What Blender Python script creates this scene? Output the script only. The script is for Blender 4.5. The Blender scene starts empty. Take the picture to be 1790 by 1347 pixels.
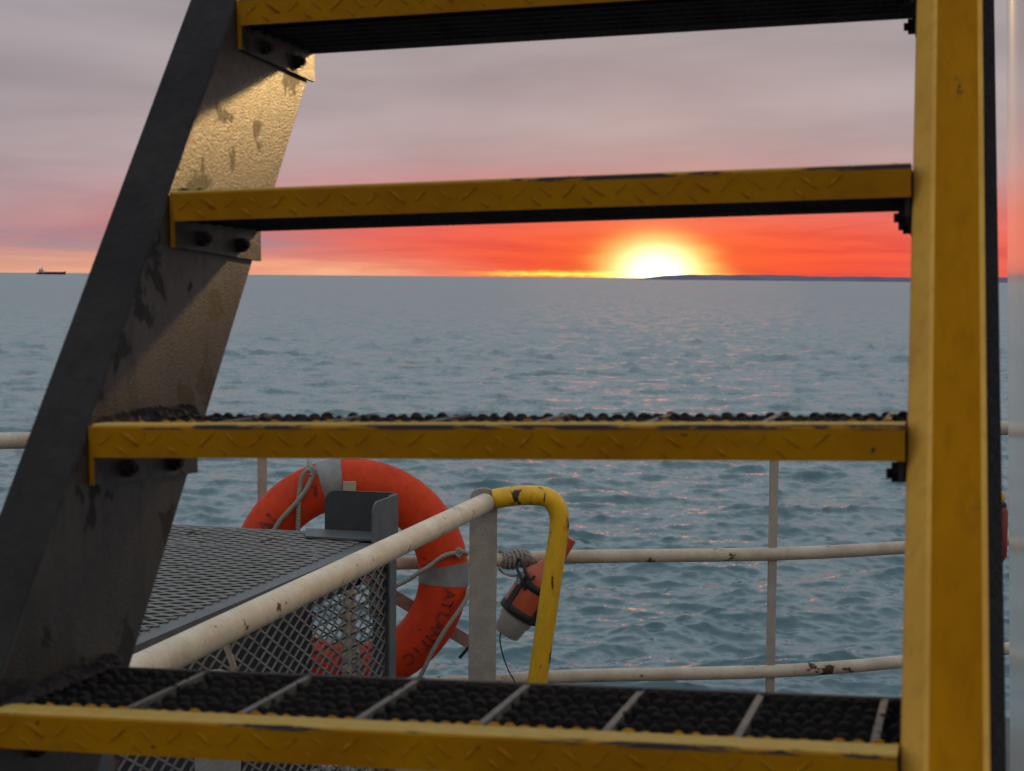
import bpy, bmesh, math, random
import numpy as np
from mathutils import Vector, Matrix

random.seed(7); np.random.seed(7)
scene = bpy.context.scene
COL = scene.collection
R = math.radians

# ------------------------------------------------------------------ camera
F_PX, IW, IH = 3041.3, 1790.0, 1347.0
EYE = 1.6                                    # eye height above the deck (deck is z = 0)
def cam_axes(yaw, pit, rol):
    cy, sy, cp, sp, cr, sr = math.cos(yaw), math.sin(yaw), math.cos(pit), math.sin(pit), math.cos(rol), math.sin(rol)
    fwd = Vector((sy*cp, cy*cp, sp)); right = Vector((cy, -sy, 0)); up = right.cross(fwd)
    return right*cr + up*sr, up*cr - right*sr, fwd
def cam_matrix(pos, ax):
    r, u, f = ax
    m = Matrix((( r.x, u.x, -f.x, pos[0]), (r.y, u.y, -f.y, pos[1]), (r.z, u.z, -f.z, pos[2]), (0, 0, 0, 1)))
    return m
AX = cam_axes(0, -math.atan((673.5-483.0)/F_PX), 0.0089)
CAM = cam_matrix((0, 0, EYE), AX)
cd = bpy.data.cameras.new('camera'); cam = bpy.data.objects.new('camera', cd); COL.objects.link(cam)
cam.matrix_world = CAM
cd.sensor_fit = 'HORIZONTAL'; cd.sensor_width = 36; cd.lens = 36*F_PX/IW
cd.clip_start = 0.02; cd.clip_end = 60000
cd.dof.use_dof = True; cd.dof.focus_distance = 4.6; cd.dof.aperture_fstop = 14
scene.camera = cam
def ray(x, y):
    return AX[0]*((x-895)/F_PX) - AX[1]*((y-673.5)/F_PX) + AX[2]
EYEV = Vector((0, 0, EYE))
def at_z(x, y, z):                           # pixel onto a level plane
    d = ray(x, y); return EYEV + d*((z-EYE)/d.z)
def at_y(x, y, Y):                           # pixel at a known distance
    d = ray(x, y); return EYEV + d*(Y/d.y)

# ------------------------------------------------------------------ exposure
scene.view_settings.view_transform = 'Standard'; scene.view_settings.look = 'None'
scene.view_settings.exposure = 0; scene.view_settings.gamma = 1
scene.view_settings.use_curve_mapping = False
scene.cycles.max_bounces = 5; scene.cycles.diffuse_bounces = 3; scene.cycles.glossy_bounces = 3

def srgb(r, g, b):
    return tuple(((c/255+0.055)/1.055)**2.4 if c > 10.3 else c/255/12.92 for c in (r, g, b))

# ------------------------------------------------------------------ node helper
class NT:
    def __init__(s, tree): s.t = tree; s.n = tree.nodes; s.l = tree.links
    def new(s, kind, **kw):
        n = s.n.new(kind)
        for k, v in kw.items(): setattr(n, k, v)
        return n
    def put(s, sock, v):
        if isinstance(v, bpy.types.NodeSocket): s.l.new(v, sock)
        elif v is not None:
            if sock.type == 'RGBA' and len(v) == 3: v = (*v, 1)
            sock.default_value = v
    def m(s, op, a, b=None, c=None, clamp=False):
        n = s.new('ShaderNodeMath', operation=op, use_clamp=clamp)
        s.put(n.inputs[0], a); s.put(n.inputs[1], b)
        if c is not None: s.put(n.inputs[2], c)
        return n.outputs[0]
    def vm(s, op, a, b=None, scale=None):
        n = s.new('ShaderNodeVectorMath', operation=op)
        s.put(n.inputs[0], a)
        if b is not None: s.put(n.inputs[1], b)
        if scale is not None: s.put(n.inputs['Scale'], scale)
        return n.outputs['Value'] if op in ('LENGTH', 'DOT_PRODUCT') else n.outputs[0]
    def comb(s, x, y, z):
        n = s.new('ShaderNodeCombineXYZ'); s.put(n.inputs[0], x); s.put(n.inputs[1], y); s.put(n.inputs[2], z); return n.outputs[0]
    def sep(s, v):
        n = s.new('ShaderNodeSeparateXYZ'); s.put(n.inputs[0], v); return n.outputs
    def noise(s, vec, scale, detail=4, rough=0.55, dist=0.0, color=False):
        n = s.new('ShaderNodeTexNoise'); s.put(n.inputs['Vector'], vec)
        n.inputs['Scale'].default_value = scale; n.inputs['Detail'].default_value = detail
        n.inputs['Roughness'].default_value = rough; n.inputs['Distortion'].default_value = dist
        return n.outputs['Color'] if color else n.outputs['Fac']
    def mix(s, f, a, b, mode='MIX'):
        n = s.new('ShaderNodeMix', data_type='RGBA', blend_type=mode, clamp_factor=True)
        s.put(n.inputs[0], f); s.put(n.inputs[6], a); s.put(n.inputs[7], b); return n.outputs[2]
    def ramp(s, fac, stops, interp='LINEAR'):
        n = s.new('ShaderNodeValToRGB'); s.put(n.inputs[0], fac); cr = n.color_ramp; cr.interpolation = interp
        while len(cr.elements) < len(stops): cr.elements.new(0.5)
        for e, (p, c) in zip(cr.elements, stops):
            e.position = p; e.color = (*c, 1) if len(c) == 3 else c
        return n.outputs[0]
    def step(s, v, lo, hi):
        n = s.new('ShaderNodeMapRange', interpolation_type='SMOOTHSTEP'); n.clamp = True
        s.put(n.inputs[0], v); n.inputs[1].default_value = lo; n.inputs[2].default_value = hi
        return n.outputs[0]

# ------------------------------------------------------------------ sky
SUN_AZ, SUN_EL = R(4.72), R(0.55)            # azimuth to the right of +Y
world = bpy.data.worlds.new('World'); scene.world = world; world.use_nodes = True
def build_sky():
    w = NT(world.node_tree)
    for n in list(w.n): w.n.remove(n)
    D = w.vm('NORMALIZE', w.new('ShaderNodeTexCoord').outputs['Generated'])
    x, y, z = w.sep(D)
    el = w.m('MULTIPLY', w.m('ARCSINE', z), 57.2958)
    az = w.m('SUBTRACT', w.m('MULTIPLY', w.m('ARCTAN2', x, y), 57.2958), math.degrees(SUN_AZ))
    # stretched cloud streaks near the horizon, a rolling deck of cloud above
    pz = w.m('ADD', w.m('MAXIMUM', z, 0.0), 0.10)
    plane = w.comb(w.m('DIVIDE', x, pz), w.m('DIVIDE', y, pz), 0.0)
    deck = w.noise(plane, 0.9, 4, 0.55, 0.4)
    deck2 = w.noise(w.comb(w.m('MULTIPLY', az, 0.05), w.m('MULTIPLY', el, 0.32), 4.0), 1.0, 4, 0.55, 0.5)
    streak = w.noise(w.comb(w.m('MULTIPLY', az, 0.16), w.m('MULTIPLY', el, 1.9), 1.7), 1.0, 5, 0.62, 0.35)
    t = w.m('MULTIPLY', w.m('MAXIMUM', el, 0.0), 1/90.0)
    base = w.ramp(t, [(0.0, srgb(198, 158, 150)), (0.012, srgb(178, 146, 151)), (0.030, srgb(173, 155, 161)), (0.060, srgb(167, 157, 163)),
                      (0.105, srgb(161, 157, 163)), (0.17, srgb(186, 197, 207)), (0.34, srgb(204, 217, 226)), (1.0, srgb(204, 218, 229))])
    cl = w.m('MULTIPLY', w.m('SUBTRACT', w.m('ADD', w.m('MULTIPLY', deck, 0.5), w.m('MULTIPLY', deck2, 0.5)), 0.5), 1.25)
    base = w.mix(1.0, base, w.comb(w.m('ADD', cl, 1.0), w.m('ADD', cl, 1.0), w.m('ADD', w.m('MULTIPLY', cl, 0.85), 1.0)), 'MULTIPLY')
    # peach light low over the sea, all along this side of the horizon
    side = w.m('POWER', 2.71828, w.m('MULTIPLY', w.m('MULTIPLY', az, az), -1/(46.0**2)))
    pe = w.m('MULTIPLY', w.m('POWER', 2.71828, w.m('MULTIPLY', w.m('MULTIPLY', el, el), -1/(0.60**2))), side)
    pe = w.m('MULTIPLY', pe, w.m('ADD', 0.60, w.m('MULTIPLY', w.step(streak, 0.36, 0.60), 0.40)))
    lowc = w.m('POWER', 2.71828, w.m('MULTIPLY', w.m('POWER', w.m('ABSOLUTE', w.m('MULTIPLY', w.m('SUBTRACT', el, 1.0), 1/0.42)), 2.0), -1.0))
    lowc = w.m('MULTIPLY', w.m('MULTIPLY', lowc, w.step(az, -8.5, -14.0)), w.m('MULTIPLY', w.step(streak, 0.66, 0.40), 0.85))
    # faint pink veil higher up round the sun
    ell = w.m('ADD', w.m('MULTIPLY', w.m('MULTIPLY', az, az), 1/(20.0**2)), w.m('MULTIPLY', w.m('MULTIPLY', el, el), 1/(2.9**2)))
    pink = w.m('MULTIPLY', w.m('POWER', 2.71828, w.m('MULTIPLY', w.m('POWER', ell, 1.2), -1.0)), 0.55)
    base = w.mix(pink, base, srgb(222, 112, 110))
    # the burning band
    wob = w.m('ADD', el, w.m('MULTIPLY', w.m('SUBTRACT', streak, 0.5), 1.3))
    azl = w.m('MULTIPLY', w.m('ABSOLUTE', w.m('MINIMUM', az, 0.0)), 1/13.5)
    azr = w.m('MULTIPLY', w.m('MAXIMUM', az, 0.0), 1/17.0)
    a2 = w.m('ADD', w.m('POWER', azl, 2.4), w.m('POWER', azr, 2.4))
    e2 = w.m('POWER', w.m('MULTIPLY', w.m('MAXIMUM', wob, 0.0), 1/2.65), 3.6)
    red = w.m('POWER', 2.71828, w.m('MULTIPLY', w.m('ADD', a2, e2), -1.0))
    redc = w.mix(w.step(streak, 0.30, 0.66), (0.84, 0.060, 0.038), (1.05, 0.102, 0.032))
    base = w.mix(red, base, redc)
    base = w.mix(lowc, base, srgb(160, 138, 149))
    base = w.mix(w.m('MULTIPLY', pe, w.step(az, -4.0, -11.0)), base, srgb(255, 188, 144))
    # glow of the sun behind thin cloud, with a bright streak lying along the horizon
    se = w.m('SUBTRACT', el, 0.06)
    azn = w.m('ADD', az, w.m('MULTIPLY', w.m('SUBTRACT', streak, 0.5), 1.3))
    up_ = w.m('MULTIPLY', w.m('ADD', se, w.m('MULTIPLY', w.m('SUBTRACT', streak, 0.5), 0.5)), 1/1.38)
    g2 = w.m('ADD', w.m('POWER', w.m('ABSOLUTE', w.m('MULTIPLY', azn, 1/2.0)), 2.0), w.m('POWER', w.m('ABSOLUTE', up_), 2.0))
    glow = w.m('POWER', 2.71828, w.m('MULTIPLY', w.m('POWER', g2, 2.2), -0.9))
    base = w.mix(glow, base, (1.05, 0.86, 0.16))
    wide = w.m('POWER', 2.71828, w.m('MULTIPLY', g2, -0.30))
    base = w.mix(w.m('MULTIPLY', wide, 0.26), base, (1.0, 0.34, 0.05))
    lin_a = w.m('POWER', 2.71828, w.m('MULTIPLY', w.m('POWER', w.m('MULTIPLY', w.m('ABSOLUTE', w.m('ADD', az, 1.8)), 1/3.6), 4.0), -1.0))
    lin_w = w.m('ADD', el, w.m('MULTIPLY', w.m('SUBTRACT', w.noise(w.comb(w.m('MULTIPLY', az, 1.5), w.m('MULTIPLY', el, 5.0), 0), 1.0, 5, 0.7), 0.5), 0.25))
    lin_e = w.m('POWER', 2.71828, w.m('MULTIPLY', w.m('POWER', w.m('MULTIPLY', w.m('ABSOLUTE', w.m('SUBTRACT', lin_w, 0.10)), 1/0.075), 2.0), -1.0))
    base = w.mix(w.m('MULTIPLY', lin_a, lin_e), base, (1.9, 1.05, 0.12))
    c2 = w.m('ADD', w.m('POWER', w.m('ABSOLUTE', w.m('MULTIPLY', az, 1/1.1)), 2.0), w.m('POWER', w.m('ABSOLUTE', w.m('MULTIPLY', se, 1/0.84)), 2.0))
    core = w.m('POWER', 2.71828, w.m('MULTIPLY', w.m('POWER', c2, 1.15), -1.0))
    base = w.mix(core, base, (3.2, 2.7, 1.5))
    # a little clear-sky light behind the cloud deck
    nis = w.new('ShaderNodeTexSky', sky_type='NISHITA', sun_disc=False)
    nis.sun_elevation = SUN_EL; nis.sun_rotation = SUN_AZ; nis.dust_density = 3.0
    b1 = w.new('ShaderNodeBackground'); w.put(b1.inputs[0], base); b1.inputs[1].default_value = 0.95
    b2 = w.new('ShaderNodeBackground'); w.put(b2.inputs[0], nis.outputs[0]); b2.inputs[1].default_value = 0.012
    ad = w.new('ShaderNodeAddShader'); w.l.new(b1.outputs[0], ad.inputs[0]); w.l.new(b2.outputs[0], ad.inputs[1])
    w.l.new(ad.outputs[0], w.new('ShaderNodeOutputWorld').inputs[0])
build_sky()
world.cycles.sampling_method = 'MANUAL'; world.cycles.sample_map_resolution = 512

# ------------------------------------------------------------------ sun
sd = bpy.data.lights.new('sun', 'SUN'); sd.energy = 0.03; sd.angle = R(10); sd.color = (1.0, 0.30, 0.15)
so = bpy.data.objects.new('sun', sd); COL.objects.link(so)
sdir = Vector((math.sin(SUN_AZ)*math.cos(SUN_EL), math.cos(SUN_AZ)*math.cos(SUN_EL), math.sin(SUN_EL)))
so.rotation_euler = sdir.to_track_quat('Z', 'Y').to_euler(); so.location = (0, 0, 30)

# ------------------------------------------------------------------ materials
def base_mat(name):
    m = bpy.data.materials.new(name); m.use_nodes = True
    t = NT(m.node_tree); bs = t.n['Principled BSDF']
    co = t.vm('ADD', t.new('ShaderNodeTexCoord').outputs['Object'],
              t.vm('SCALE', (7.1, 3.3, 5.7), scale=t.new('ShaderNodeObjectInfo').outputs['Random']))
    return m, t, bs, co
def painted(name, col, col2, rough=0.5, scale=14, rust=None, rust_at=0.68, rust_scale=22, bump=0.15, bump_scale=160, streak=0.0, spec=0.4, metal=0.0, coat=0.0, stretch=(1, 1, 1)):
    m, t, bs, co = base_mat(name)
    co = t.vm('MULTIPLY', co, stretch)
    a = t.noise(co, scale, 4, 0.62)
    c = t.mix(t.step(a, 0.32, 0.68), col, col2)
    f = t.noise(co, scale*9, 2, 0.6)
    c = t.mix(t.m('MULTIPLY', t.step(f, 0.45, 0.75), 0.35), c, tuple(v*0.55 for v in col))
    rr = t.m('ADD', rough-0.12, t.m('MULTIPLY', f, 0.24))
    h = t.noise(co, bump_scale, 2, 0.6)
    if streak:
        s = t.noise(t.vm('MULTIPLY', co, (34, 30, 2.2)), 1.0, 5, 0.65)
        c = t.mix(t.m('MULTIPLY', t.step(s, 0.47, 0.62), streak), c, (0.016, 0.012, 0.010))
    if rust is not None:
        r1 = t.noise(co, rust_scale, 4, 0.66, 0.2)
        k = t.step(r1, rust_at, rust_at+0.035)
        k2 = t.step(r1, rust_at-0.07, rust_at+0.04)
        c = t.mix(t.m('MULTIPLY', k2, 0.45), c, tuple(0.5*v+0.5*w_ for v, w_ in zip(rust, col)))
        rc = t.mix(t.noise(co, rust_scale*7, 3, 0.6), rust, tuple(v*0.35 for v in rust))
        c = t.mix(k, c, rc); rr = t.m('ADD', rr, t.m('MULTIPLY', k, 0.25)); pass
    t.put(bs.inputs['Base Color'], c); t.put(bs.inputs['Roughness'], rr)
    bs.inputs['Specular IOR Level'].default_value = spec; bs.inputs['Metallic'].default_value = metal
    bs.inputs['Coat Weight'].default_value = coat; bs.inputs['Coat Roughness'].default_value = 0.12
    b = t.new('ShaderNodeBump'); b.inputs['Strength'].default_value = bump; b.inputs['Distance'].default_value = 0.004
    t.put(b.inputs['Height'], h); t.l.new(b.outputs[0], bs.inputs['Normal'])
    return m
YEL, YEL2 = (0.37, 0.155, 0.0005), (0.28, 0.105, 0.0005)
M = {}
M['yellow_front'] = painted('yellow_paint_worn', YEL, YEL2, 0.55, 9, (0.07, 0.035, 0.016), 0.72, 30, 0.25, spec=0.15)
M['yellow_pipe'] = painted('yellow_paint_pipe', (0.72, 0.42, 0.012), (0.62, 0.34, 0.012), 0.32, 9, (0.05, 0.03, 0.02), 0.60, 30, 0.18, stretch=(1, 1, 0.3))
M['yellow_stringer'] = painted('yellow_paint_stringer', (0.38, 0.148, 0.0003), (0.31, 0.115, 0.0003), 0.6, 5, (0.11, 0.05, 0.02), 0.70, 15, 0.3, 90, spec=0.04, stretch=(1.6, 0.5, 0.5))
M['yellow_lit_edge'] = painted('yellow_paint_lit_edge', (0.70, 0.36, 0.055), (0.58, 0.28, 0.035), 0.5, 6, (0.16, 0.09, 0.03), 0.74, 30, 0.12, spec=0.15)  # paler yellow: sky light on the stringer's chamfered edges, put into the paint
M['black_steel'] = painted('black_painted_steel', (0.030, 0.025, 0.024), (0.019, 0.016, 0.0155), 0.65, 8, (0.060, 0.024, 0.014), 0.70, 16, 0.3, spec=0.08)
M['dirty_steel'] = painted('grimy_steel', (0.046, 0.034, 0.025), (0.026, 0.018, 0.015), 0.42, 9, (0.016, 0.010, 0.009), 0.565, 12, 0.28, 420, streak=0.9, spec=0.45)
M['dark_iron'] = painted('dark_rusty_iron', (0.026, 0.017, 0.017), (0.016, 0.011, 0.012), 0.7, 20, (0.045, 0.016, 0.011), 0.66, 30, 0.5, spec=0.3)
M['grating'] = painted('grating_black', (0.010, 0.008, 0.008), (0.014, 0.010, 0.010), 0.8, 60, (0.030, 0.014, 0.010), 0.62, 40, 0.8, spec=0.2)
M['cross'] = painted('cross_bar_worn', (0.17, 0.145, 0.125), (0.11, 0.09, 0.08), 0.6, 40, (0.05, 0.03, 0.025), 0.66, 60, 0.3)
M['white_pipe'] = painted('white_paint_pipe', (0.70, 0.60, 0.47), (0.57, 0.47, 0.35), 0.45, 12, (0.13, 0.065, 0.035), 0.64, 26, 0.2)
M['rail_pipe'] = painted('white_paint_rusty_rail', (0.58, 0.47, 0.36), (0.44, 0.34, 0.25), 0.5, 10, (0.10, 0.040, 0.022), 0.595, 11, 0.25)
M['rail_post'] = painted('white_paint_post', (0.40, 0.34, 0.28), (0.31, 0.26, 0.21), 0.5, 10, (0.11, 0.045, 0.025), 0.70, 16, 0.25)
M['galv'] = painted('grey_galvanised', (0.33, 0.305, 0.27), (0.26, 0.24, 0.21), 0.5, 26, (0.07, 0.05, 0.04), 0.76, 24, 0.35, spec=0.5)
M['cage'] = painted('grey_cage_paint', (0.105, 0.108, 0.110), (0.075, 0.078, 0.080), 0.5, 18, (0.06, 0.035, 0.025), 0.72, 22, 0.3)
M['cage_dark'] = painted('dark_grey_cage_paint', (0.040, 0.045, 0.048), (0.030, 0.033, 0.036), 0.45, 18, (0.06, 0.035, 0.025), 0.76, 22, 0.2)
M['mesh'] = painted('expanded_metal', (0.16, 0.148, 0.135), (0.105, 0.092, 0.084), 0.5, 20, (0.06, 0.032, 0.022), 0.64, 14, 0.2)
M['orange'] = painted('lifebuoy_orange', (0.70, 0.056, 0.012), (0.56, 0.043, 0.011), 0.5, 5, (0.36, 0.036, 0.014), 0.66, 9, 0.10, 90, spec=0.18)
M['orange2'] = painted('float_orange', (0.46, 0.085, 0.025), (0.36, 0.065, 0.022), 0.45, 8, None, bump=0.1)
M['tape'] = painted('reflective_tape', (0.25, 0.245, 0.235), (0.18, 0.175, 0.165), 0.42, 22, (0.15, 0.13, 0.11), 0.68, 30, 0.25, spec=0.6)
M['black'] = painted('black_rubber', (0.012, 0.012, 0.013), (0.020, 0.019, 0.019), 0.6, 20, None, bump=0.2)
M['ink'] = painted('faded_black_ink', (0.08, 0.020, 0.014), (0.34, 0.036, 0.014), 0.6, 60, None, bump=0.05)
M['float_white'] = painted('float_white', (0.42, 0.39, 0.35), (0.34, 0.31, 0.27), 0.45, 10, None, bump=0.1)
M['cream'] = painted('cream_bar', (0.46, 0.38, 0.28), (0.37, 0.30, 0.21), 0.6, 20, (0.12, 0.06, 0.03), 0.66, 30, 0.4)
M['pinkish'] = painted('primer_bar', (0.36, 0.22, 0.19), (0.27, 0.15, 0.13), 0.6, 16, (0.12, 0.05, 0.03), 0.64, 22, 0.3)
M['red'] = painted('red_paint', (0.30, 0.030, 0.016), (0.22, 0.022, 0.014), 0.45, 10, None, bump=0.1)
M['deck'] = painted('green_grey_deck', (0.075, 0.082, 0.078), (0.055, 0.060, 0.058), 0.6, 5, (0.09, 0.045, 0.03), 0.68, 4, 0.3)
M['hull'] = painted('hull_paint', (0.10, 0.115, 0.15), (0.08, 0.09, 0.12), 0.5, 2, (0.12, 0.05, 0.03), 0.70, 2, 0.2)
M['ship_hull'] = painted('far_ship_hull', (0.05, 0.050, 0.070), (0.04, 0.04, 0.055), 0.6, 0.05, None, bump=0.0)
M['ship_white'] = painted('far_ship_white', (0.55, 0.53, 0.52), (0.45, 0.43, 0.42), 0.6, 0.05, None, bump=0.0)
M['land'] = painted('far_land', (0.16, 0.15, 0.22), (0.11, 0.105, 0.16), 0.9, 0.004, None, bump=0.0, spec=0.1)  # blue-purple of distance haze is put into the land's base colour
def rope_mat():
    m, t, bs, co = base_mat('rope'); wv = t.new('ShaderNodeTexWave', wave_type='BANDS', bands_direction='DIAGONAL')
    t.put(wv.inputs['Vector'], co); wv.inputs['Scale'].default_value = 75; wv.inputs['Distortion'].default_value = 2.5
    c = t.mix(t.noise(co, 40, 4), (0.46, 0.42, 0.37), (0.27, 0.24, 0.20))
    c = t.mix(t.m('MULTIPLY', t.step(wv.outputs['Fac'], 0.5, 0.1), 0.5), c, (0.16, 0.14, 0.12))
    t.put(bs.inputs['Base Color'], c); bs.inputs['Roughness'].default_value = 0.85
    b = t.new('ShaderNodeBump'); b.inputs['Strength'].default_value = 0.7; b.inputs['Distance'].default_value = 0.004
    t.put(b.inputs['Height'], wv.outputs['Fac']); t.l.new(b.outputs[0], bs.inputs['Normal']); return m
M['rope'] = rope_mat()
def nosing_mat():                            # yellow paint rubbed through to dark primer along the lip
    m, t, bs, co0 = base_mat('nosing_paint')
    x, y, z = t.sep(t.new('ShaderNodeTexCoord').outputs['Object'])
    a = t.noise(co0, 9, 6, 0.6); f = t.noise(co0, 120, 3, 0.6)
    c = t.mix(t.step(a, 0.3, 0.7), YEL, YEL2)
    c = t.mix(t.m('MULTIPLY', t.step(f, 0.45, 0.75), 0.4), c, (0.27, 0.12, 0.006))
    c = t.mix(t.m('MULTIPLY', t.step(t.noise(co0, 24, 6, 0.65), 0.56, 0.78), 0.6), c, (0.20, 0.09, 0.012))
    top = t.step(z, -0.0035, -0.0005)        # rubbed pale on the tread's top
    pale = t.mix(t.noise(co0, 70, 4), (0.60, 0.40, 0.12), (0.42, 0.25, 0.05))
    c = t.mix(t.m('MULTIPLY', top, 0.8), c, pale)
    band = t.m('MULTIPLY', t.step(z, -0.0062, -0.0044), t.step(z, -0.0002, -0.0016))
    n1 = t.noise(t.vm('MULTIPLY', co0, (7, 30, 50)), 1.0, 5, 0.7)
    c = t.mix(t.m('MULTIPLY', band, t.step(n1, 0.50, 0.55)), c, (0.034, 0.028, 0.034))
    chip = t.step(t.noise(co0, 75, 4, 0.6), 0.70, 0.73)
    c = t.mix(chip, c, (0.04, 0.025, 0.018))
    bs.inputs['Specular IOR Level'].default_value = 0.06
    t.put(bs.inputs['Base Color'], c); t.put(bs.inputs['Roughness'], t.m('ADD', 0.40, t.m('MULTIPLY', f, 0.3)))
    b = t.new('ShaderNodeBump'); b.inputs['Strength'].default_value = 0.3; b.inputs['Distance'].default_value = 0.002
    t.put(b.inputs['Height'], t.m('ADD', f, a)); t.l.new(b.outputs[0], bs.inputs['Normal']); return m
M['nosing'] = nosing_mat()
def wall_mat():
    m, t, bs, co = base_mat('glossy_white_bulkhead')
    c = t.mix(t.noise(co, 2.5, 6), (0.78, 0.73, 0.67), (0.68, 0.62, 0.56))
    s = t.noise(t.vm('MULTIPLY', co, (9, 9, 0.8)), 1.0, 5, 0.6)
    c = t.mix(t.m('MULTIPLY', t.step(s, 0.52, 0.75), 0.3), c, (0.30, 0.24, 0.20))
    c = t.mix(t.step(t.noise(co, 38, 4), 0.735, 0.75), c, (0.16, 0.07, 0.03))
    t.put(bs.inputs['Base Color'], c); bs.inputs['Roughness'].default_value = 0.15; bs.inputs['Specular IOR Level'].default_value = 0.5
    b = t.new('ShaderNodeBump'); b.inputs['Strength'].default_value = 0.06; b.inputs['Distance'].default_value = 0.003
    t.put(b.inputs['Height'], t.noise(co, 60, 3)); t.l.new(b.outputs[0], bs.inputs['Normal']); return m
M['wall'] = wall_mat()
def sea_mat():
    m = bpy.data.materials.new('sea_water'); m.use_nodes = True; t = NT(m.node_tree); bs = t.n['Principled BSDF']
    g = t.new('ShaderNodeNewGeometry'); P = g.outputs['Position']; N = g.outputs['Normal']
    def rip(scale, amp, stretch):
        c = t.noise(t.vm('MULTIPLY', P, stretch), scale, 2, 0.6, 0.0, color=True)
        v = t.vm('MULTIPLY', t.vm('SUBTRACT', c, (0.5, 0.5, 0.5)), (amp, amp*1.5, 0)); return v
    v = t.vm('ADD', t.vm('ADD', rip(0.7, 0.6, (0.5, 1.0, 1)), rip(6.0, 1.0, (0.55, 1.0, 1))))
    dist = t.vm('LENGTH', P)
    ld_ = t.m('LOGARITHM', dist, 10.0)
    v = t.vm('SCALE', v, scale=t.m('ADD', 0.30, t.m('MULTIPLY', t.step(ld_, 1.6, 2.8), 0.30)))
    # unresolved wavelets: only their faces towards the ship are seen, their backs are masked by the crests
    px_, py_, pz_ = t.sep(P); toward = t.vm('NORMALIZE', t.comb(t.m('MULTIPLY', px_, -1.0), t.m('MULTIPLY', py_, -1.0), 0.0))
    v = t.vm('ADD', v, t.vm('SCALE', toward, scale=t.m('MULTIPLY', t.step(ld_, 1.5, 2.5), 0.12)))
    n = t.vm('NORMALIZE', t.vm('ADD', N, v))
    t.l.new(n, bs.inputs['Normal'])
    c = t.mix(t.noise(P, 0.05, 3), (0.036, 0.086, 0.098), (0.044, 0.100, 0.114))
    t.put(bs.inputs['Base Color'], c)
    t.put(bs.inputs['Roughness'], t.m('ADD', 0.06, t.m('MULTIPLY', t.step(ld_, 1.5, 3.0), 0.18))); bs.inputs['IOR'].default_value = 1.55
    return m
M['sea'] = sea_mat()

# ------------------------------------------------------------------ mesh builder
class MB:
    def __init__(s): s.v = []; s.f = []; s.sm = []; s.mi = []
    def add(s, vs, fs, smooth=False, mi=0):
        o = len(s.v); s.v += [tuple(v) for v in vs]
        for f in fs: s.f.append(tuple(i+o for i in f)); s.sm.append(smooth); s.mi.append(mi)
        return s
    def box(s, lo, hi, mi=0, M_=None):
        x0, y0, z0 = lo; x1, y1, z1 = hi
        vs = [Vector(p) for p in ((x0,y0,z0),(x1,y0,z0),(x1,y1,z0),(x0,y1,z0),(x0,y0,z1),(x1,y0,z1),(x1,y1,z1),(x0,y1,z1))]
        if M_ is not None: vs = [M_ @ v for v in vs]
        return s.add(vs, [(0,3,2,1),(4,5,6,7),(0,1,5,4),(1,2,6,5),(2,3,7,6),(3,0,4,7)], False, mi)
    def prism(s, poly, fn, d0, d1, smooth=False, mis=None):
        """poly: 2-D outline; fn(u, v, d) -> 3-D point; extruded from d0 to d1"""
        n = len(poly); o = len(s.v)
        s.v += [tuple(fn(u, v, d0)) for u, v in poly] + [tuple(fn(u, v, d1)) for u, v in poly]
        for i in range(n):
            j = (i+1) % n; s.f.append((o+i, o+j, o+n+j, o+n+i)); s.sm.append(smooth); s.mi.append(mis[i] if mis else 0)
        s.f.append(tuple(o+i for i in reversed(range(n)))); s.sm.append(False); s.mi.append(0)
        s.f.append(tuple(o+n+i for i in range(n))); s.sm.append(False); s.mi.append(0)
        return s
    def tube(s, pts, r, n=12, caps=True, mi=0):
        pts = [Vector(p) for p in pts]; rs = r if isinstance(r, (list, tuple)) else [r]*len(pts)
        o = len(s.v); T = []
        for i in range(len(pts)):
            a = pts[max(i-1, 0)]; b = pts[min(i+1, len(pts)-1)]; T.append((b-a).normalized())
        up = Vector((0, 0, 1)) if abs(T[0].z) < 0.9 else Vector((1, 0, 0))
        u = (up - T[0]*up.dot(T[0])).normalized()
        for p, t, rr in zip(pts, T, rs):
            u = (u - t*u.dot(t)).normalized(); w = t.cross(u)
            for k in range(n):
                a = 2*math.pi*k/n; s.v.append(tuple(p + (u*math.cos(a) + w*math.sin(a))*rr))
        for i in range(len(pts)-1):
            for k in range(n):
                k2 = (k+1) % n; s.f.append((o+i*n+k, o+i*n+k2, o+(i+1)*n+k2, o+(i+1)*n+k)); s.sm.append(True); s.mi.append(mi)
        if caps:
            s.f.append(tuple(o+k for k in reversed(range(n)))); s.sm.append(False); s.mi.append(mi)
            e = o+(len(pts)-1)*n; s.f.append(tuple(e+k for k in range(n))); s.sm.append(False); s.mi.append(mi)
        return s
    def mesh(s, name, mats):
        me = bpy.data.meshes.new(name); me.from_pydata(s.v, [], s.f)
        me.polygons.foreach_set('use_smooth', s.sm); me.polygons.foreach_set('material_index', s.mi)
        for m in mats: me.materials.append(m)
        bm = bmesh.new(); bm.from_mesh(me); bmesh.ops.recalc_face_normals(bm, faces=bm.faces); bm.to_mesh(me); bm.free()
        me.update(); return me
def link(name, me, parent=None, bevel=0.0):
    o = bpy.data.objects.new(name, me); COL.objects.link(o)
    if parent is not None: o.parent = parent
    if bevel:
        b = o.modifiers.new('bevel', 'BEVEL'); b.width = bevel; b.segments = 2; b.limit_method = 'ANGLE'; b.angle_limit = R(40)
    return o
def part(name, mb, mat, parent=None, bevel=0.0):
    mats = mat if isinstance(mat, list) else [mat]
    return link(name, mb.mesh(name, mats), parent, bevel)
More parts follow.
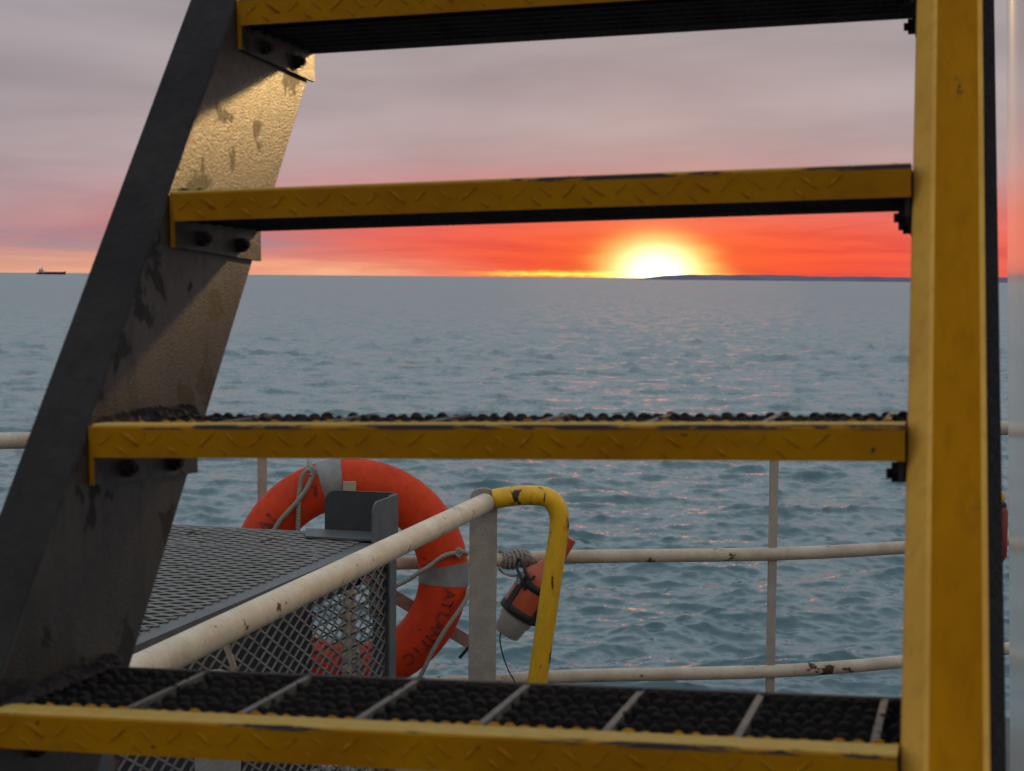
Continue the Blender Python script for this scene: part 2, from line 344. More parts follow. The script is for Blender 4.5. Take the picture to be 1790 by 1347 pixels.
def thing(name, label, cat, loc=(0, 0, 0), group=None, matrix=None):
    o = bpy.data.objects.new(name, None); COL.objects.link(o); o.empty_display_size = 0.1
    if matrix is not None: o.matrix_world = matrix
    else: o.location = loc
    return tag(o, label, cat, group)
def tag(o, label, cat, group=None):
    o['label'] = label; o['category'] = cat
    if group: o['group'] = group
    return o
def structure(o): o['kind'] = 'structure'; return o
def smooth_path(pts, n=8):
    P = [Vector(p) for p in pts]; out = []
    for i in range(len(P)-1):
        p0 = P[max(i-1, 0)]; p1 = P[i]; p2 = P[i+1]; p3 = P[min(i+2, len(P)-1)]
        for k in range(n):
            t = k/n; out.append(0.5*((2*p1) + (p2-p0)*t + (2*p0-5*p1+4*p2-p3)*t*t + (3*p1-p0-3*p2+p3)*t**3))
    out.append(P[-1]); return out

# ------------------------------------------------------------------ sea
SEA_Z = -8.0
def wave_tile(L, N, kp, kmax, wind, seed, rms, ex=4.0):
    rs = np.random.RandomState(seed)
    k = 2*np.pi*np.fft.fftfreq(N, L/N); kx, ky = np.meshgrid(k, k, indexing='ij'); kk = np.hypot(kx, ky); kk[0, 0] = 1e-6
    cosw = (kx*wind[0]+ky*wind[1])/kk
    S = np.exp(-(kp/kk)**2*1.2)/kk**ex*(0.07+np.abs(cosw)**4)*np.exp(-(kk/kmax)**2); S[0, 0] = 0
    h = np.sqrt(S)*(rs.normal(size=(N, N))+1j*rs.normal(size=(N, N)))
    H = np.real(np.fft.ifft2(h)); sc = rms/H.std(); H = H*sc
    DX = np.real(np.fft.ifft2(1j*kx/kk*h))*sc; DY = np.real(np.fft.ifft2(1j*ky/kk*h))*sc
    return L, N, H, DX, DY
def sample(tile, x, y):
    L, N, *F = tile; u = (x/L*N) % N; v = (y/L*N) % N
    i = np.floor(u).astype(int); j = np.floor(v).astype(int); a = u-i; b = v-j; i %= N; j %= N; i2 = (i+1) % N; j2 = (j+1) % N
    return [f[i, j]*(1-a)*(1-b)+f[i2, j]*a*(1-b)+f[i, j2]*(1-a)*b+f[i2, j2]*a*b for f in F]
def build_sea():
    wind = (0.20, -0.98)
    t1 = wave_tile(131.0, 1024, 1.0, 14.0, wind, 3, 0.10)
    t2 = wave_tile(29.0, 512, 2.6, 44.0, (0.1, -0.995), 5, 0.036, 3.3)
    rr = [3.0]; H = EYE-SEA_Z
    while rr[-1] < 30000:
        r = rr[-1]; rr.append(r+max(1.2 if r < 14 else 0.085, r*r/(H*1740)*0.85))
    rr = np.array(rr)
    th = np.concatenate([np.linspace(-25, 25, 620), np.linspace(25, 335, 90)[1:-1]])*np.pi/180
    n, m = len(rr), len(th)
    r2, t2_ = np.meshgrid(rr, th, indexing='ij')
    X = (r2*np.sin(t2_)).ravel(); Y = (r2*np.cos(t2_)).ravel()
    h1, dx1, dy1 = sample(t1, X+400, Y+700); h2, dx2, dy2 = sample(t2, X+900, Y+300)
    dr = np.repeat(np.gradient(rr), m); f2 = np.clip(1.6-dr/1.6, 0.5, 1)
    f1 = np.clip(dr/1.0, 1, 2.3)*np.clip((9000-r2.ravel())/7000, 0.1, 1)
    Z = SEA_Z + h1*f1 + h2*f2
    X = X + 1.35*dx1*f1 + 0.9*dx2*f2; Y = Y + 1.35*dy1*f1 + 0.9*dy2*f2
    vs = np.stack([X, Y, Z], 1); vs = np.vstack([vs, [[0, 0, SEA_Z]]])
    idx = np.arange(n*m).reshape(n, m); a = idx[:-1]; b = idx[1:]
    quads = np.stack([a, np.roll(a, -1, 1), np.roll(b, -1, 1), b], -1).reshape(-1, 4)[:, ::-1]
    c = n*m; tri = np.stack([np.full(m, c), idx[0], np.roll(idx[0], -1)], 1)[:, ::-1]
    me = bpy.data.meshes.new('sea')
    nq, nt = len(quads), len(tri)
    me.vertices.add(len(vs)); me.vertices.foreach_set('co', vs.ravel())
    me.loops.add(nq*4+nt*3); me.loops.foreach_set('vertex_index', np.concatenate([quads.ravel(), tri.ravel()]))
    me.polygons.add(nq+nt); me.polygons.foreach_set('loop_start', np.concatenate([np.arange(nq)*4, nq*4+np.arange(nt)*3]))
    me.polygons.foreach_set('use_smooth', np.ones(nq+nt, bool))
    me.update(calc_edges=True); me.validate()
    if me.polygons[0].normal.z < 0: me.flip_normals()
    me.materials.append(M['sea']); structure(link('sea', me))
build_sea()

# ------------------------------------------------------------------ headland on the horizon
def build_headland():
    D0 = 9000.0; mb = MB(); k = D0/F_PX; xs = np.arange(1120, 2700, 6.0)
    def prof(x):
        e = 1-math.exp(-max(x-1120, 0)/45.0); rise = 10.5*e*(0.9+0.1*math.sin(x*0.011)+0.06*math.sin(x*0.037+1)+0.035*math.sin(x*0.13))
        return max(rise, 0.05)*k
    rows = []
    for x in xs:
        X = (x-895)*k; h = prof(x); rows.append([(X, D0-160, SEA_Z-3), (X, D0-90, SEA_Z+h*0.30), (X, D0+120, SEA_Z+h*0.82), (X, D0+500, SEA_Z+h), (X, D0+1500, SEA_Z-3)])
    v = [p for r in rows for p in r]; f = []
    for i in range(len(rows)-1):
        for j in range(4): f.append((i*5+j, i*5+j+1, (i+1)*5+j+1, (i+1)*5+j))
    mb.add(v, f, True); structure(part('headland', mb, M['land']))
build_headland()

# ------------------------------------------------------------------ far cargo ship
def build_cargo_ship():
    D0 = 8200.0; k = D0/F_PX; base = at_y(89, 474.5, D0); t = thing('cargo_ship', 'dark cargo ship with white bridge far off on the left horizon', 'ship', (base.x, D0, SEA_Z))
    L = 52*k; b = 11.0
    def hull(mb):
        st = [(-0.50, 0.10, 3.4), (-0.47, 0.55, 9.5), (-0.40, 0.9, 10), (-0.2, 1.0, 9.5), (0.2, 1.0, 10), (0.40, 0.75, 12), (0.47, 0.40, 14.5), (0.50, 0.03, 16)]
        v = []; f = []
        for u, w_, h in st:
            x = u*L; ww = b*w_; x2 = x-(0.012*L if u > 0.39 else 0)
            v += [(x2, -ww*0.75, -2), (x, -ww, h), (x, ww, h), (x2, ww*0.75, -2)]
        for i in range(len(st)-1):
            for j in range(4): f.append((i*4+j, i*4+(j+1) % 4, (i+1)*4+(j+1) % 4, (i+1)*4+j))
        f += [(0, 1, 2, 3), (28, 31, 30, 29)]; return mb.add(v, f)
    part('hull', hull(MB()), M['ship_hull'], t)
    part('superstructure', MB().box((-0.36*L, -8, 9), (-0.24*L, 8, 19)).box((-0.34*L, -8.5, 19), (-0.27*L, 8.5, 25)), M['ship_white'], t)
    part('funnel', MB().prism([(-0.40*L, 9), (-0.365*L, 9), (-0.37*L, 24), (-0.395*L, 24)], lambda u, v, d: (u, d, v), -3, 3), M['ship_hull'], t)
    part('mast', MB().tube([(-0.305*L, 0, 24), (-0.305*L, 0, 36)], [1.4, 0.7], 6).box((-0.325*L, -0.6, 30), (-0.285*L, 0.6, 31.4)), M['ship_hull'], t)
    part('cargo_hatches', MB().box((-0.20*L, -8, 9), (0.36*L, 8, 12.5)), M['ship_hull'], t)
build_cargo_ship()

# ------------------------------------------------------------------ ship deck and hull
RZ = {'top': EYE-0.516, 'mid': EYE-0.91, 'low': EYE-1.304}
rail_xy = [Vector((-7.5, 3.9, 0)), Vector((-4.2, 4.82, 0))] + [at_z(x, y, z) for x, y, z in ((10, 770, RZ['top']), (715, 983, RZ['mid']), (1000, 973, RZ['mid']), (1350, 968, RZ['mid']), (1575, 957, RZ['mid']), (1752, 748, RZ['top']))] + [Vector((2.75, 6.75, 0)), Vector((4.2, 8.0, 0))]
rail_path = [Vector((p.x, p.y, 0)) for p in smooth_path(rail_xy, 10)]
def build_deck():
    mb = MB(); edge = [(p.x, p.y+0.14) for p in rail_path]; poly = edge+[(4.2, -9), (-7.5, -9)]
    mb.prism(poly, lambda u, v, d: (u, v, d), -0.05, 0.0); structure(part('deck', mb, M['deck']))
    hb = MB(); e2 = [(x, y-0.03) for x, y in edge]+[(4.15, -8.9), (-7.45, -8.9)]
    hb.prism(e2, lambda u, v, d: (u, v, d), SEA_Z-3, -0.054)
    tag(part('ship_hull', hb, M['hull']), 'blue-grey hull side of the ship under the deck edge', 'ship hull')
build_deck()

# ------------------------------------------------------------------ guard rail at the deck edge
def build_guard_rail():
    t = thing('guard_rail', 'rust-spotted white pipe guard rail curving along the deck edge', 'railing', rail_path[30])
    inv = -rail_path[30]
    for nm, r in (('top', 0.0255), ('mid', 0.0225), ('low', 0.0225)):
        part('rail', MB().tube([p+Vector((0, 0, RZ[nm]))+inv for p in rail_path], r, 14), M['rail_pipe'], t)
    def post(px, w=0.029):
        best = min(rail_path, key=lambda p: abs(p.x/p.y-(px-895)/F_PX))
        i = rail_path.index(best); a, b = rail_path[max(i-1, 0)], rail_path[min(i+1, len(rail_path)-1)]
        if 0 < i < len(rail_path)-1:
            tgt = (px-895)/F_PX; best = min((a.lerp(b, k/40) for k in range(41)), key=lambda p: abs(p.x/p.y-tgt))
        d = (b-a).normalized(); n = Vector((-d.y, d.x, 0)); m = Matrix((d, n, (0, 0, 1))).transposed().to_4x4(); m.translation = best+inv
        mb = MB().box((-w/2, -0.006, 0), (w/2, 0.006, RZ['top']-0.012), 0, m).box((-0.05, -0.05, 0.0), (0.05, 0.05, 0.012), 0, m)
        part('post', mb, M['rail_post'], t, 0.002)
    for px in (-1400, -445, 456, 1356, 2200): post(px)
build_guard_rail()

# ------------------------------------------------------------------ the stair
CS = cam_matrix((0.809437, -1.469966, 0.136251), cam_axes(-0.261904, -0.0672834, -0.0243956))
STAIR = CAM @ CS.inverted()                   # stair frame: X along the tread, Y away, Z up, origin at one tread's front corner
RISE, GO, SW = 0.2247129, 0.1898016, 0.75
def house_matrix():                           # the deck house stands square with the ship and leans with the stair
    z = STAIR.to_3x3().col[2].normalized(); y = Vector((math.sin(R(15)), math.cos(R(15)), 0)); y = (y-z*y.dot(z)).normalized(); x = y.cross(z)
    m = Matrix((x, y, z)).transposed().to_4x4(); far = at_y(1761, 480, 3.75); m.translation = far-z*(far.z+0.05)/z.z
    return m
def build_stair():
    inc = math.atan2(RISE, GO); sv = Vector((0, math.cos(inc), math.sin(inc))); nv = Vector((0, -math.sin(inc), math.cos(inc)))
    foot = -0.0
    # world height of the stair origin tells where the deck is
    k_lo = -(STAIR.translation.z)/(STAIR.to_3x3() @ sv).z - 0.02
    base = sv*k_lo
    t = thing('ship_stair', 'steep steel ship stair with yellow nosed grating treads between two stringers', 'stair', matrix=STAIR @ Matrix.Translation(base))
    fn = lambda u, v, d: Vector((u, 0, 0)) + nv*v + sv*d - base
    N0, N1 = -0.005, -0.212
    # left channel: web faces the treads, flanges turn outward
    pl = [(0, N0), (-0.060, N0), (-0.060, N0-0.008), (-0.008, N0-0.010), (-0.008, N1+0.010), (-0.060, N1+0.008), (-0.060, N1), (0, N1)]
    a = MB(); segs = np.linspace(k_lo, 2.0, 2)
    a.prism(pl, fn, k_lo, 2.05, False, [0, 0, 0, 0, 0, 0, 0, 1])
    part('stringer', a, [M['black_steel'], M['dirty_steel']], t, 0.003)['label'] = 'black stringer with grimy inner face'
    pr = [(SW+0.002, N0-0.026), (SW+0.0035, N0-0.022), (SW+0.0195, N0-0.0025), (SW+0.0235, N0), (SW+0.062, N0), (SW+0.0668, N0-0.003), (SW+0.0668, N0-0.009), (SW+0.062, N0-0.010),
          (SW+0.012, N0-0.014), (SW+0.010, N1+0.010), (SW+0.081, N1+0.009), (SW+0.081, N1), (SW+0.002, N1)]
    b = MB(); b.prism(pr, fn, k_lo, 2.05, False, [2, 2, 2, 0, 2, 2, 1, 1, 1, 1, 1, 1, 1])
    part('stringer', b, [M['yellow_stringer'], M['dark_iron'], M['yellow_lit_edge']], t, 0.0012)['label'] = 'yellow painted stringer'
    # scale rust flakes on the dark back flange
    # ---- shared tread meshes
    TD = 0.222
    nos = MB(); nx0, nx1 = 0.006, SW+0.0012
    out = [(0.0, -0.0315), (-0.0004, -0.004), (0.0008, -0.0012), (0.0035, 0.0), (0.027, 0.0), (0.027, -0.004), (0.004, -0.0045), (0.0035, -0.0315)]
    nos.prism(out, lambda u, v, d: (d, u, v), nx0, nx1)
    m_nos = nos.mesh('nosing', [M['nosing']])
    ribs = MB(); P = 0.051; rr = random.Random(4)
    def lozenge(cx, cz, ang, ln=0.0125, wd=0.0030, hh=0.0019):
        hh *= rr.uniform(0.45, 1.1); ln *= rr.uniform(0.85, 1.15); ang += rr.uniform(-0.09, 0.09)
        c, s_ = math.cos(ang), math.sin(ang); pts = []
        for u, v, y in ((-ln, 0, 0.0005), (0, -wd, 0.0005), (ln, 0, 0.0005), (0, wd, 0.0005), (-ln*0.55, 0, -hh), (ln*0.55, 0, -hh)):
            pts.append((cx+u*c-v*s_, y, cz+u*s_+v*c))
        ribs.add(pts, [(0, 1, 5, 4), (1, 2, 5), (2, 3, 4, 5), (3, 0, 4)], False)
    x = 0.02
    while x < SW-0.03:
        j = lambda: rr.uniform(-0.0008, 0.0008)
        lozenge(x+j(), -0.0145+j(), R(40)); lozenge(x-0.024+j() if x > 0.04 else x+0.49*P, -0.0145+j(), R(-40))
        if x > 0.05: lozenge(x-0.034+j(), -0.0245+j(), R(-40), 0.0075)
        x += P
    m_rib = ribs.mesh('chequer_ribs', [M['yellow_front']])
    def bar_mesh(phase, th, mat, h0=-0.031, seed=0):
        q = random.Random(seed); pitch = 0.0136; pts = []; x = nx0
        nk = int((nx1-nx0)/pitch)
        prof = []
        for kx in range(nk+1):
            hgt = q.uniform(-0.0026, 0.0006); jx = q.uniform(-0.10, 0.10); ex = q.uniform(2.0, 4.5)
            for f_ in (0.0, 0.16, 0.34, 0.5, 0.66, 0.84):
                xx = nx0+(kx+f_+phase+(jx if 0 < f_ < 1 else 0))*pitch
                if xx > nx1 or xx < nx0: continue
                prof.append((xx, hgt-0.0066*(abs(f_-0.5)*2)**ex))
        prof = [(nx0, -0.004)]+prof+[(nx1, -0.004)]
        o = MB(); n = len(prof); v = []
        for xx, z in prof: v += [(xx, 0, h0), (xx, 0, z-0.0012), (xx, th*0.5, z), (xx, th, z-0.0012), (xx, th, h0)]
        f = []
        for i in range(n-1):
            for j_ in range(4): f.append((i*5+j_, i*5+j_+1, (i+1)*5+j_+1, (i+1)*5+j_))
            f.append((i*5+4, i*5, (i+1)*5, (i+1)*5+4))
        f += [(0, 1, 2, 3, 4), tuple((n-1)*5+i for i in (4, 3, 2, 1, 0))]
        o.add(v, f); return o.mesh('serrated_bar', [mat])
    m_bars = [bar_mesh(0.1, 0.006, M['yellow_front'], -0.012, 1)]+[bar_mesh(random.Random(k).random(), 0.0075, M['grating'], -0.031, 10+k) for k in range(6)]
    yb = [0.0275]+[0.0345+i*0.0293 for i in range(6)]
    crs = MB().box((-0.0030, 0.0272, -0.026), (0.0030, TD-0.034, -0.0012)); m_cross = crs.mesh('cross_bar', [M['cross']])
    fr = MB().box((nx0, TD-0.0075, -0.032), (nx1, TD, -0.0065)); m_frame = fr.mesh('tread', [M['dark_iron']])
    ep = MB(); po = [(0.003, -0.002), (0.003, -0.058), (TD+0.006, -0.066), (TD+0.006, -0.003)]
    ep.prism(po, lambda u, v, d: (d, u, v), 0.0, 0.005); m_end = ep.mesh('end_plate', [M['dirty_steel'], M['yellow_front']])
    for p_ in m_end.polygons:
        if p_.normal.y < -0.9: p_.material_index = 1
    ep2 = MB(); ep2.prism([(0.008, -0.030), (0.008, -0.050), (TD+0.006, -0.066), (TD+0.006, -0.012)], lambda u, v, d: (d, u, v), 0.0, 0.005); m_end2 = ep2.mesh('end_plate', [M['dark_iron']])
    cq = random.Random(12); cv = []; cf = []; nn = 64                      # flaking rust packed into the corner by the web
    for i in range(nn):
        y_ = 0.004+i/(nn-1)*0.200; h_ = (0.003+0.010*cq.random()**2+0.006*max(0, math.sin(i*0.21+0.4)))*min(1, 0.25+i/20); w_ = 0.003+0.008*cq.random()
        cv += [(-0.005, y_, 0), (-0.005, y_+cq.uniform(-0.002, 0.002), h_), (w_*0.5, y_+cq.uniform(-0.002, 0.002), h_*cq.uniform(0.4, 0.8)), (w_, y_, 0)]
    for i in range(nn-1):
        for j_ in range(3): cf.append((i*4+j_, i*4+j_+1, (i+1)*4+j_+1, (i+1)*4+j_))
    cf += [(0, 1, 2, 3), tuple((nn-1)*4+k_ for k_ in (3, 2, 1, 0))]
    m_crust = MB().add(cv, cf).mesh('rust_crust', [M['dark_iron']])
    bo = MB(); hexa = [(0.0088*math.cos(R(60*i+8)), 0.0088*math.sin(R(60*i+8))) for i in range(6)]
    bo.prism(hexa, lambda u, v, d: (d, u, v), 0.0, 0.0075); bo.tube([(0.0075, 0, 0), (0.012, 0, 0)], 0.0045, 8)
    m_bolt = bo.mesh('bolt', [M['dark_iron']])
    for i in range(-5, 5):
        o = link('tread', m_frame, t); o.location = Vector((0, i*GO, i*RISE))-base; o.rotation_euler.x = -0.031
        link('nosing', m_nos, o); link('chequer_ribs', m_rib, o)
        for y, me in zip(yb, m_bars):
            sb = link('serrated_bar', me, o); sb.location.y = y; sb.location.z = 0.0022 if y < 0.03 else 0.0
        for k in range(7): link('cross_bar', m_cross, o).location.x = 0.1135+0.1033*k-0.0005
        link('end_plate', m_end, o).location.x = 0.0008; link('end_plate', m_end2, o).location.x = SW-0.0048
        cr_ = link('rust_crust', m_crust, o); cr_.location = (0.0062, 0.012, -0.003)
        for sx in (0, 1):
            for yy in (0.065, 0.165):
                bl = link('bolt', m_bolt, o); bl.location = (0.006 if sx == 0 else SW-0.0053, yy, -0.047-0.03*(yy-0.06))
                if sx: bl.rotation_euler.z = math.pi
build_stair()

# ------------------------------------------------------------------ expanded-metal cage on deck
def expanded(mb, fn, W, H, lw, sw, width, thick, hole=None):
    """zigzag strands of expanded metal in the panel fn(u, v, d); neighbouring strands touch at the knuckles"""
    rows = int(H/(sw/2)); cols = int(W/(lw/2)); a = sw/4*0.93
    for i in range(rows):
        vc = (i+0.5)*H/rows; s_ = 1 if i % 2 else -1; o = len(mb.v); pts = []
        for j in range(cols+1):
            u = j*W/cols; v = vc + s_*a*(1 if j % 2 else -1); pts.append((u, v))
        for j, (u, v) in enumerate(pts):
            mb.v += [tuple(fn(u, v-width/2, 0)), tuple(fn(u, v+width/2, thick*0.4)), tuple(fn(u, v+width/2, thick)), tuple(fn(u, v-width/2, thick*0.6))]
        for j in range(cols):
            for q in range(4):
                mb.f.append((o+j*4+q, o+j*4+(q+1) % 4, o+(j+1)*4+(q+1) % 4, o+(j+1)*4+q)); mb.sm.append(False); mb.mi.append(0)
    return mb
def build_cage():
    ZT = EYE-0.72; TH = R(-15.5)
    corner = at_z(690, 936, ZT); corner.z = 0      # far right corner of the top
    t = thing('mesh_cage', 'grey steel cage with expanded metal top and sides beside the lifebuoy', 'cage')
    t.matrix_world = Matrix.Translation(corner) @ Matrix.Rotation(TH, 4, 'Z')
    WX, LY = 1.25, 1.60                            # extends to -X and to -Y from the corner
    e = 0.045
    fr = MB()
    for (lo, hi) in (((-WX, -0.006, ZT-0.05), (-0.006, 0, ZT)), ((-WX, -LY, ZT-0.05), (-0.006, -LY+0.006, ZT)), ((-0.006, -LY, ZT-0.062), (0, 0, ZT)), ((-WX, -LY+0.006, ZT-0.05), (-WX+0.006, -0.006, ZT)),
                     ((-WX, -e, ZT-0.0065), (-0.006, -0.006, ZT-0.0005)), ((-WX, -LY+0.006, ZT-0.0065), (-0.006, -LY+e, ZT-0.0005)), ((-0.050, -LY+e, ZT-0.0065), (-0.006, -e, ZT-0.0005)), ((-WX+0.006, -LY+e, ZT-0.0065), (-WX+e, -e, ZT-0.0005))):
        fr.box(lo, hi)
    part('top_frame', fr, M['cage'], t)
    part('top_mesh', expanded(MB(), lambda u, v, d: Vector((-WX+0.02+u, -LY+0.02+v, ZT+0.001+d)), WX-0.06, LY-0.05, 0.070, 0.041, 0.0072, 0.003), M['mesh'], t)
    for x, y in ((-0.07, -LY+0.0), (-WX+0.01, -LY), (-WX+0.01, -0.056)):
        part('leg', MB().box((x, y, 0), (x+0.056, y+0.056, ZT-0.064)), M['cage'], t, 0.003)
    lg = MB().box((-0.062, -0.007, 0), (-0.0065, -0.0005, ZT-0.052)).box((-0.0002, -0.056, 0), (0.006, -0.0005, ZT+0.118)); part('leg', lg, M['cage'], t)
    # side panels of mesh in flat frames
    def side(name, fn, W):
        part(name, expanded(MB(), fn, W, ZT-0.12, 0.066, 0.036, 0.0064, 0.003), M['mesh'], t)
    side('side_mesh', lambda u, v, d: Vector((-0.0062-d, -LY+0.03+u, 0.05+v)), LY-0.06)
    side('back_mesh', lambda u, v, d: Vector((-WX+0.03+u, -0.0085-d, 0.05+v)), WX-0.06)
    side('front_mesh', lambda u, v, d: Vector((-WX+0.03+u, -LY+0.0085+d, 0.05+v)), WX-0.06)
    bt = MB()
    for lo, hi in (((-0.012, -LY+0.03, 0.0), (-0.0064, -0.03, 0.05)), ((-WX+0.05, -0.0145, 0), (-0.07, -0.0085, 0.05)), ((-WX+0.06, -LY+0.0086, 0), (-0.08, -LY+0.0145, 0.05))): bt.box(lo, hi)
    part('bottom_frame', bt, M['cage'], t)
    # dark diagonal stiffener under the top's side edge and the notched hanger plate by the corner
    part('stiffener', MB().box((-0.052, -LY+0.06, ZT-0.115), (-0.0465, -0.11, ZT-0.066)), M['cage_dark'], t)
    ha = MB().box((-0.018, -0.115, ZT-0.26), (-0.0124, -0.062, ZT-0.064)).box((-0.018, -0.155, ZT-0.20), (-0.0124, -0.1152, ZT-0.064)); part('hanger_plate', ha, M['cage'], t)
    # toe plates that stand up round the corner
    def rounded(w, h, r, flip):
        p = [(0, 0), (w, 0), (w, h)]+[(r-r*math.sin(R(a)), h-r+r*math.cos(R(a))) for a in range(0, 91, 15)]
        return p
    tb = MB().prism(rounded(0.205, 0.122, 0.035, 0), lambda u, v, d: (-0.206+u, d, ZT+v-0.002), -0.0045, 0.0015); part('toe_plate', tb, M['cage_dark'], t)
    tr = MB().prism(rounded(0.200, 0.119, 0.035, 0), lambda u, v, d: (d, -0.205+u, ZT+v-0.002), 0.0064, 0.0118); part('toe_plate', tr, M['cage'], t)
    fl = MB().prism([(-0.26, -0.012), (-0.205, -0.15), (-0.008, -0.15), (-0.008, -0.012)], lambda u, v, d: (u, v, d), ZT+0.0055, ZT+0.0105); part('corner_plate', fl, M['cage'], t)
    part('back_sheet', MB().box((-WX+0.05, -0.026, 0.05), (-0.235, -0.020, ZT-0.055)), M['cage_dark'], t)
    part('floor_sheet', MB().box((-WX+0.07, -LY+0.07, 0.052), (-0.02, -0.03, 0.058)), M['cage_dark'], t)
    # flat sheet beside the front leg
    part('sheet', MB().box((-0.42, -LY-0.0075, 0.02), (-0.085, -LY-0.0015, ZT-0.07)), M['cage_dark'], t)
build_cage()

# ------------------------------------------------------------------ handrail beside the cage
def build_handrail():
    ZH = EYE-0.552
    A = at_z(850, 878, ZH); B = at_z(255, 1166, ZH)
    d = (B-A).normalized(); C = A+d*2.6
    t = thing('deck_handrail', 'white pipe handrail on grey flat posts with a yellow bent end', 'handrail', (A.x, A.y, 0)); o = Vector((-A.x, -A.y, 0))
    part('pipe', MB().tube([A+o+d*0.01+d*k*0.2 for k in range(14)], 0.0238, 16), M['white_pipe'], t)
    def stanchion(p, w=0.068, lift=0.022):
        n = 9; m = Matrix(((1, 0, 0), (0, 1, 0), (0, 0, 1))).to_4x4(); m.translation = p+o
        top = ZH+lift; prof = [(-w/2, 0), (w/2, 0)]+[(w/2*math.cos(R(a)), top-w/2*0.7+w/2*0.7*math.sin(R(a))) for a in range(0, 181, 20)]
        mb = MB().prism(prof, lambda u, v, dd: m @ Vector((u, dd, v-ZH)), -0.006, 0.006); m2 = m.copy()
        mb.box((-0.07, -0.05, -ZH), (0.07, 0.05, -ZH+0.012), 0, m)
        return part('post', mb, M['galv'], t, 0.002)
    stanchion(A+Vector((-0.007, 0.020, 0)), 0.068, 0.034)
    q = at_z(378, 1098, ZH); stanchion(Vector((q.x, q.y+0.012, ZH)), 0.071, -0.068)
    # yellow bent pipe: level, round the bend, down to the deck
    Y = A.y+0.012
    pts = [at_y(862, 872, Y), at_y(905, 866, Y), at_y(940, 866, Y+0.005)]
    bend = [at_y(958, 870, Y), at_y(970, 881, Y), at_y(977, 899, Y), at_y(978, 920, Y), at_y(972, 962, Y)]
    low = at_y(941, 1180, Y); dn = (low-at_y(972, 962, Y)).normalized(); ft = low+dn*((low.z-0.0)/-dn.z)
    path = smooth_path(pts+bend+[at_y(961, 1040, Y), low, ft], 6)
    part('bent_end', MB().tube([p+o for p in path], 0.0245, 16), M['yellow_pipe'], t)
    w0 = at_z(392, 1106, ZH-0.02); w1 = at_y(409, 1166, w0.y)
    part('thin_rod', MB().tube([w0+o, w0.lerp(w1, 0.5)+o+Vector((-0.002, 0, 0)), w1+o, Vector((w1.x+0.02, w1.y, 0.3))+o], 0.0052, 8), M['cream'], t)
build_handrail()

